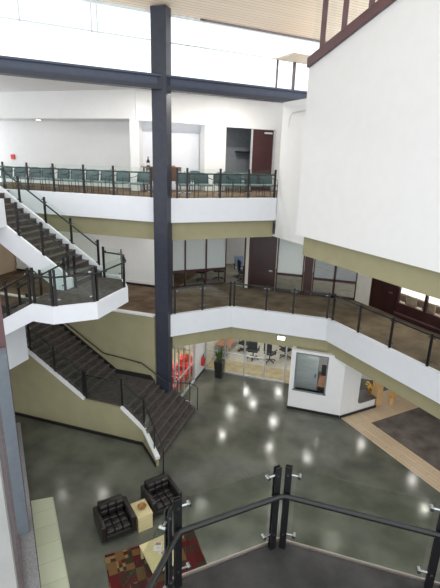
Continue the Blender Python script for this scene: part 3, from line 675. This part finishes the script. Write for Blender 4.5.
# chair local front is -y ; front should face (0.75,-0.66)
R1 = math.radians(48)
lounge_chair('black tufted leather armchair left of the small light wood table', 'leather', 'black leather armchairs', (-5.58, 8.47, 0), R1)
lounge_chair('black tufted leather armchair right of the small table, behind the near railing post', 'leather', 'black leather armchairs', (-4.74, 9.70, 0), R1 + .06)
st_ = thing('side_table', 'light wood cube side table between the two black armchairs', 'table', (-4.98, 8.93, 0), math.radians(49), None, world=False)
MB().box(-.22, -.31, .46, .22, .31, .5).build('table_top', 'lightwood', st_)
MB().box(-.21, -.30, 0, .21, -.27, .46).box(-.21, .27, 0, .21, .30, .46).build('side_panel', 'lightwood', st_)
MB().box(-.21, -.27, .02, -.18, .27, .46).box(.18, -.27, .02, .21, .27, .46).build('front_panel', 'lightwood', st_)
bw = MB().lathe([(.06, 0), (.1, .02), (.125, .07), (.115, .075), (.09, .03), (.01, .02)], (-4.98, 8.96, .5), 20).build('bowl', 'bowl'); tag(bw, 'round amber wooden bowl on the small side table', 'bowl')
ct = thing('coffee_table', 'light wood coffee table standing on the patterned rug', 'table', (-3.9, 7.84, 0), math.radians(49), None, world=False)
MB().box(-.36, -.46, .38, .36, .46, .42).build('table_top', 'lightwood', ct)
for sx in (-1, 1):
    for sy in (-1, 1): MB().box(sx * .31 - .03, sy * .41 - .03, 0, sx * .31 + .03, sy * .41 + .03, .38).build('leg', 'lightwood', ct)
MB().box(-.3, -.42, .3, .3, -.38, .38).box(-.3, .38, .3, .3, .42, .38).build('apron', 'lightwood', ct)
for i, (x, y, a, lb) in enumerate(((-4.02, 8.0, .3, 'white magazine on the coffee table, upper one of the pair'), (-3.74, 7.86, 1.2, 'white magazine on the coffee table, lower one of the pair'))):
    mg = thing('magazine', lb, 'magazine', (x, y, .42 + .001), a, 'magazines on the coffee table', world=False)
    MB().box(-.1, -.14, 0, .1, .14, .008).build('pages', 'paper', mg); MB().box(-.07, .03, .008, .07, .11, .0095).build('cover_picture', 'terra', mg)
rg = thing('area_rug', 'maroon and tan block pattern rug under the coffee table', 'rug', (-3.9, 7.5, 0), math.radians(39), None, world=False)
MB().box(-1.12, -1.55, .001, 1.32, .84, .014).build('pile', 'rug', rg)
rg.location = (-3.98, 7.68, 0)

# red lounge chairs behind the lounge glass
r1 = lounge_chair('red lounge chair behind the glass nearest the column', 'red', 'red lounge chairs', (-7.3, 15.85, 0), math.radians(78), .95, .8, 'darkplastic')
dup(r1, (-7.3, 16.95, 0), math.radians(88), 'red lounge chair behind the glass, middle one')
dup(r1, (-7.3, 18.1, 0), math.radians(95), 'red lounge chair behind the glass, nearest the white wall')
# plant
pl = thing('potted_plant', 'spiky green plant in a tall dark tapered pot before the glass doors', 'plant', (-5.66, 18.08, 0))
pot = MB(); n0, n1 = .15, .21
vs = [(-5.66 + sx * n, 18.06 + sy * n, z) for n, z in ((n0, 0), (n1, .86)) for sx, sy in ((-1, -1), (1, -1), (1, 1), (-1, 1))]
pot.add(vs, [(3, 2, 1, 0), (4, 5, 6, 7), (0, 1, 5, 4), (1, 2, 6, 5), (2, 3, 7, 6), (3, 0, 4, 7)]).build('pot', 'pot', pl)
lf = MB()
for k in range(26):
    a = random.uniform(0, 6.28); tilt = random.uniform(.03, .36); L_ = random.uniform(.45, .8); w_ = .035
    d_ = Vector((math.cos(a) * math.sin(tilt), math.sin(a) * math.sin(tilt), math.cos(tilt))); sd = Vector((-math.sin(a), math.cos(a), 0)) * w_
    b0 = Vector((-5.66 + math.cos(a) * .06, 18.06 + math.sin(a) * .06, .82)); m0 = b0 + d_ * L_ * .55; t0 = b0 + d_ * L_ + Vector((d_.x, d_.y, -.15)) * .15
    th = Vector((math.cos(a), math.sin(a), 0)) * .006
    lf.add([b0 - sd * .5, b0 + sd * .5, m0 + sd, m0 - sd, t0, b0 + th, m0 + th * 2], [(0, 1, 2, 3), (3, 2, 4), (1, 0, 5), (0, 3, 6, 5), (2, 1, 5, 6), (3, 4, 6), (4, 2, 6)])
lf.build('leaves', 'plant', pl)
# fire extinguisher
fe = thing('fire_extinguisher', 'red fire extinguisher on the white wall beside the potted plant', 'fire extinguisher', (-6.5, 18.06, .3))
MB().lathe([(.07, 0), (.085, .03), (.085, .38), (.06, .44), (.025, .46)], (-6.495, 18.06, .45), 14).build('cylinder', 'red', fe)
MB().lathe([(.03, .46), (.03, .53)], (-6.495, 18.06, .45), 10).bar((-6.48, 18.02, .99), (-6.48, 18.16, 1.03), .02).build('valve', 'darkplastic', fe)
MB().tube([(-6.47, 18.06, .95), (-6.40, 18.08, .9), (-6.39, 18.06, .6)], .012, 6).build('hose', 'darkplastic', fe)
# reception window, door seen through it, counter
wn = MB()
for x in (-1.9, -.66): wn.box(x, 16.45, .93, x + .06, 16.6, 2.62)
wn.box(-1.94, 16.42, .91, -.58, 16.62, .97); wn.box(-1.9, 16.46, 2.56, -.6, 16.6, 2.62)
wf = struct('window_9', wn, 'doorgrey'); MB().box(-1.84, 16.52, .97, -.66, 16.53, 2.56).build('pane', 'pane', wf)
do = thing('inner_door', 'grey door with silver handle seen through the reception window', 'door', (-1.6, 17.6, 0))
MB().box(-1.92, 17.3, .05, -1.02, 17.36, 2.6).build('door_leaf', 'blind', do); MB().box(-1.14, 17.24, 1.2, -1.1, 17.3, 1.38).build('door_handle', 'chrome', do)
ds = thing('reception_desk', 'dark backed reception desk with terracotta top behind the window', 'desk', (-.4, 18.2, 0))
MB().box(-1.0, 17.5, .68, .3, 18.6, .73).build('desk_top', 'terra', ds); MB().box(-.95, 18.55, 0, .3, 18.6, 1.25).build('back_panel', 'darkplastic', ds)
for p in ((-.95, 17.55), (.25, 17.55), (-.95, 18.5), (.25, 18.5)): MB().box(p[0] - .03, p[1] - .03, 0, p[0] + .03, p[1] + .03, .68).build('leg', 'darkplastic', ds)
struct('wall_reception_back', MB().box(-2.0, 20.4, 0, 2.2, 20.5, 2.72), 'white')
cn = thing('counter_top', 'dark grey counter top on the low white reception wall', 'counter', (1.0, 17.6, .44))
MB().prism([(.80, 17.14), (1.48, 17.84), (.95, 18.4), (.34, 17.75)], .441, .48).build('slab', 'stone', cn)
cn.children[0].data.materials[0] = pmat('dark_counter', (.075, .065, .068), (.11, .10, .10), scale=14, rough=.4)
wp = thing('wood_panel', 'honey wood end panel beside the yellow flowers at the counter', 'panel', (1.8, 18.1, 0))
MB().wall((1.5, 17.94), (1.72, 18.16), .34, 0, 1.15).build('panel', 'orangewood', wp)
MB().wall((1.48, 17.92), (1.74, 18.18), .38, 1.15, 1.19).build('cap', 'orangewood', wp)
fw = thing('flower_vase', 'vase of yellow flowers on the reception counter', 'flowers', (1.15, 17.95, .48))
MB().lathe([(.05, 0), (.08, .08), (.05, .2), (.06, .24)], (1.15, 17.95, .48), 12).build('vase', 'bowl', fw)
m = MB(); ms = MB()
for k in range(16):
    a, r_, z = random.uniform(0, 6.28), random.uniform(.02, .17), random.uniform(.32, .55); x, y = 1.15 + r_ * math.cos(a), 17.95 + r_ * math.sin(a)
    m.lathe([(.005, -.03), (.045, -.01), (.05, .015), (.01, .03)], (x, y, .48 + z), 8); ms.tube([(1.15, 17.95, .7), (x, y, .48 + z - .02)], .006, 5)
m.build('blossoms', 'yellow', fw); ms.build('stems', 'plant', fw)
fw2 = thing('flower_bunch', 'small yellow flower bunch behind the wood panel at the counter', 'flowers', (2.12, 18.4, 0))
m = MB()
for k in range(9):
    a, r_ = random.uniform(0, 6.28), random.uniform(0, .1); m.lathe([(.005, -.03), (.06, -.01), (.06, .015), (.01, .03)], (2.12 + r_ * math.cos(a), 18.4 + r_ * math.sin(a), .46 + random.uniform(-.08, .08)), 8)
m.build('blossoms', 'yellow', fw2); m = MB()
for a in (0, 1.5, 3, 4.5): m.tube([(2.12, 18.4, .3), (2.12 + .05 * math.cos(a), 18.4 + .05 * math.sin(a), .45)], .008, 5)
m.build('stems', 'plant', fw2); MB().lathe([(.1, 0), (.12, .12), (.09, .3), (.1, .33)], (2.12, 18.4, 0), 12).build('vase', 'orangewood', fw2)
em = thing('emergency_light', 'white rounded emergency light on the olive soffit above the glass doors', 'light', (-2.6, 16.76, 2.85))
MB().rbox(-2.78, 16.70, 2.93, -2.42, 16.8, 3.12, .045).build('housing', 'white', em); MB().rbox(-2.74, 16.68, 2.96, -2.46, 16.72, 3.09, .018).build('lens', 'lamp_soft', em)

# ------------------------------------------------------------------ left glass entrance wall seen edge on
def dpt(d, s_): return (d / 2 - s_ * SQ, d / 2 + s_ * SQ)   # point at distance s along the diagonal
p0, p1 = dpt(-.12, 3), dpt(-.12, 15.9)
struct('wall_entrance', MB().prism([dpt(.0, 2.5), dpt(.0, 15.9), dpt(-.62, 15.9), dpt(-.62, 2.5)], 0, .42), 'stone')
bp = thing('wall_pier', 'tall blue grey metal pier on the stone ledge at the left edge', 'pier', (-7.5, 7.2, .42))
q0, q1 = dpt(-.15, 10.36), dpt(-.60, 10.36); r0, r1 = dpt(-.15, 10.75), dpt(-.60, 10.75)
MB().prism([q0, q1, r1, r0], .42, 5.6).build('panel', 'panel', bp)
MB().prism([dpt(-.13, 10.75), dpt(-.5, 10.75), dpt(-.5, 10.83), dpt(-.13, 10.83)], .42, 8.2).build('maroon_trim', 'redmull', bp)
wn = MB()
for s_ in (7.4, 9.0, 12.4, 14.0, 15.6): wn.prism([dpt(-.46, s_), dpt(-.56, s_), dpt(-.56, s_ + .06), dpt(-.46, s_ + .06)], .42, 5.6)
for z in (.42,): wn.prism([dpt(-.46, 5.0), dpt(-.46, 10.3), dpt(-.56, 10.3), dpt(-.56, 5.0)], z, z + .1)
gw = struct('window_10', wn, pmat('dusty_mullion', (.13, .10, .105), (.16, .125, .13), rough=.5)); MB().prism([dpt(-.50, 5.0), dpt(-.50, 10.3), dpt(-.51, 10.3), dpt(-.51, 5.0)], .5, 5.6).build('pane', 'pane', gw)
struct('wall_near', MB().prism([dpt(-.335, 4.3), dpt(-.9, 4.3), dpt(-.9, 4.6), dpt(-.335, 4.6)], 0, 7.4), pmat('shaded_white_paint', (.33, .33, .32), (.36, .36, .35), scale=3, rough=.7))  # white wall; its shade is put into the greyer colour

# ------------------------------------------------------------------ ceiling lights
def downlight(x, y, z, label, group, r=.13, mat='lamp'):
    t = thing('ceiling_light', label, 'light', (x, y, z), 0, group)
    MB().lathe([(r + .03, -.012), (r + .03, 0.)], (x, y, z), 20).build('trim_ring', 'alu', t)
    MB().lathe([(r, -.02), (r, -.013)], (x, y, z), 20).build('lens', mat, t)
    return t
for i, (x, y) in enumerate(((-2.85, 17.25), (-1.1, 17.1), (3.3, 17.2), (1.2, 19.0), (3.6, 15.6), (-5.2, 17.4))): downlight(x, y, 2.72, 'round recessed downlight in the white ceiling under the second floor', 'downlights under the second floor')
for i, (x, y) in enumerate(((-5.45, 19.6), (-4.5, 20.7), (-3.1, 19.4), (-5.2, 21.8), (-3.4, 22.4), (-.6, 18.4))): downlight(x, y, 2.72, 'round recessed downlight in the ground floor room ceiling', 'ground floor room downlights', .17)
for i, (x, y) in enumerate(((.48, 17.3), (-2.4, 17.8), (-6.15, 17.2), (-8.7, 16.9), (-11.3, 16.2), (-13.3, 15.6), (3.2, 15.2), (-6.6, 21.6), (-4.9, 22), (-2.5, 22), (0, 22), (4, 18.4), (-14.5, 9), (-15, 12))): downlight(x, y, 7.05, 'round recessed downlight in the second floor ceiling', 'second floor downlights', .15)
downlight(-14.6, 17.8, 11.5, 'small round downlight in the soffit of the third floor alcove', None, .09, 'lamp_soft')

for i, (x, y) in enumerate(((-8.6, 16.0), (-8.6, 17.3), (-8.6, 18.6))): downlight(x, y, 2.72, 'added unseen lamp in the ceiling brightening the red lounge chairs', 'added lounge lamps', .17, 'lamp_added')  # unseen lamps, added to brighten the lounge behind the glass
for i, (x, y) in enumerate(((2.6, 18.6), (4.2, 17.2))): downlight(x, y, 7.05, 'added unseen lamp in the ceiling brightening the white meeting table', 'added meeting room lamps', .2, 'lamp_added')  # unseen lamps, added so the table top renders white
for i, (x, y) in enumerate(((-11.9, 12.6), (-9.8, 14.2), (-7.8, 15.9), (-5.6, 17.9), (-4.6, 18.9))): downlight(x, y, 12.6, 'added unseen lamp in the white roof, hidden behind the blue grey beam', 'added roof lamps hidden behind the beam', .2, 'lamp_added')  # added out of sight to brighten the third floor walls
# ------------------------------------------------------------------ light
w = bpy.data.worlds.new('sky'); S.world = w; w.use_nodes = True
bg = w.node_tree.nodes['Background']; bg.inputs[0].default_value = (.93, .965, 1., 1); bg.inputs[1].default_value = 1.15

# ------------------------------------------------------------------ camera
cam = bpy.data.cameras.new('camera'); co = bpy.data.objects.new('camera', cam); COL.objects.link(co)
cam.sensor_fit = 'VERTICAL'; cam.sensor_height = 24.; cam.lens = 437. / 588. * 24.; cam.clip_start = .05
right = Vector((.9502197, .310354, .02762102)); down = Vector((.11652942, -.27176274, -.95528316)); fwd = Vector((-.28896958, .91094754, -.29439968))
mt = Matrix.Identity(4)
for i in range(3): mt[i][0] = right[i]; mt[i][1] = -down[i]; mt[i][2] = -fwd[i]
mt[0][3], mt[1][3], mt[2][3] = 0, 0, EYE
co.matrix_world = mt
S.camera = co
for o in bpy.data.objects:
    if '_w' in o: del o['_w']

vs_ = S.view_settings; vs_.view_transform = 'Standard'; vs_.look = 'None'; vs_.gamma = 1.; vs_.exposure = .75; vs_.use_curve_mapping = False
S.cycles.max_bounces = 10; S.cycles.transparent_max_bounces = 32; S.cycles.use_denoising = True
S.cycles.caustics_reflective = False; S.cycles.caustics_refractive = False; S.cycles.sample_clamp_indirect = 6.
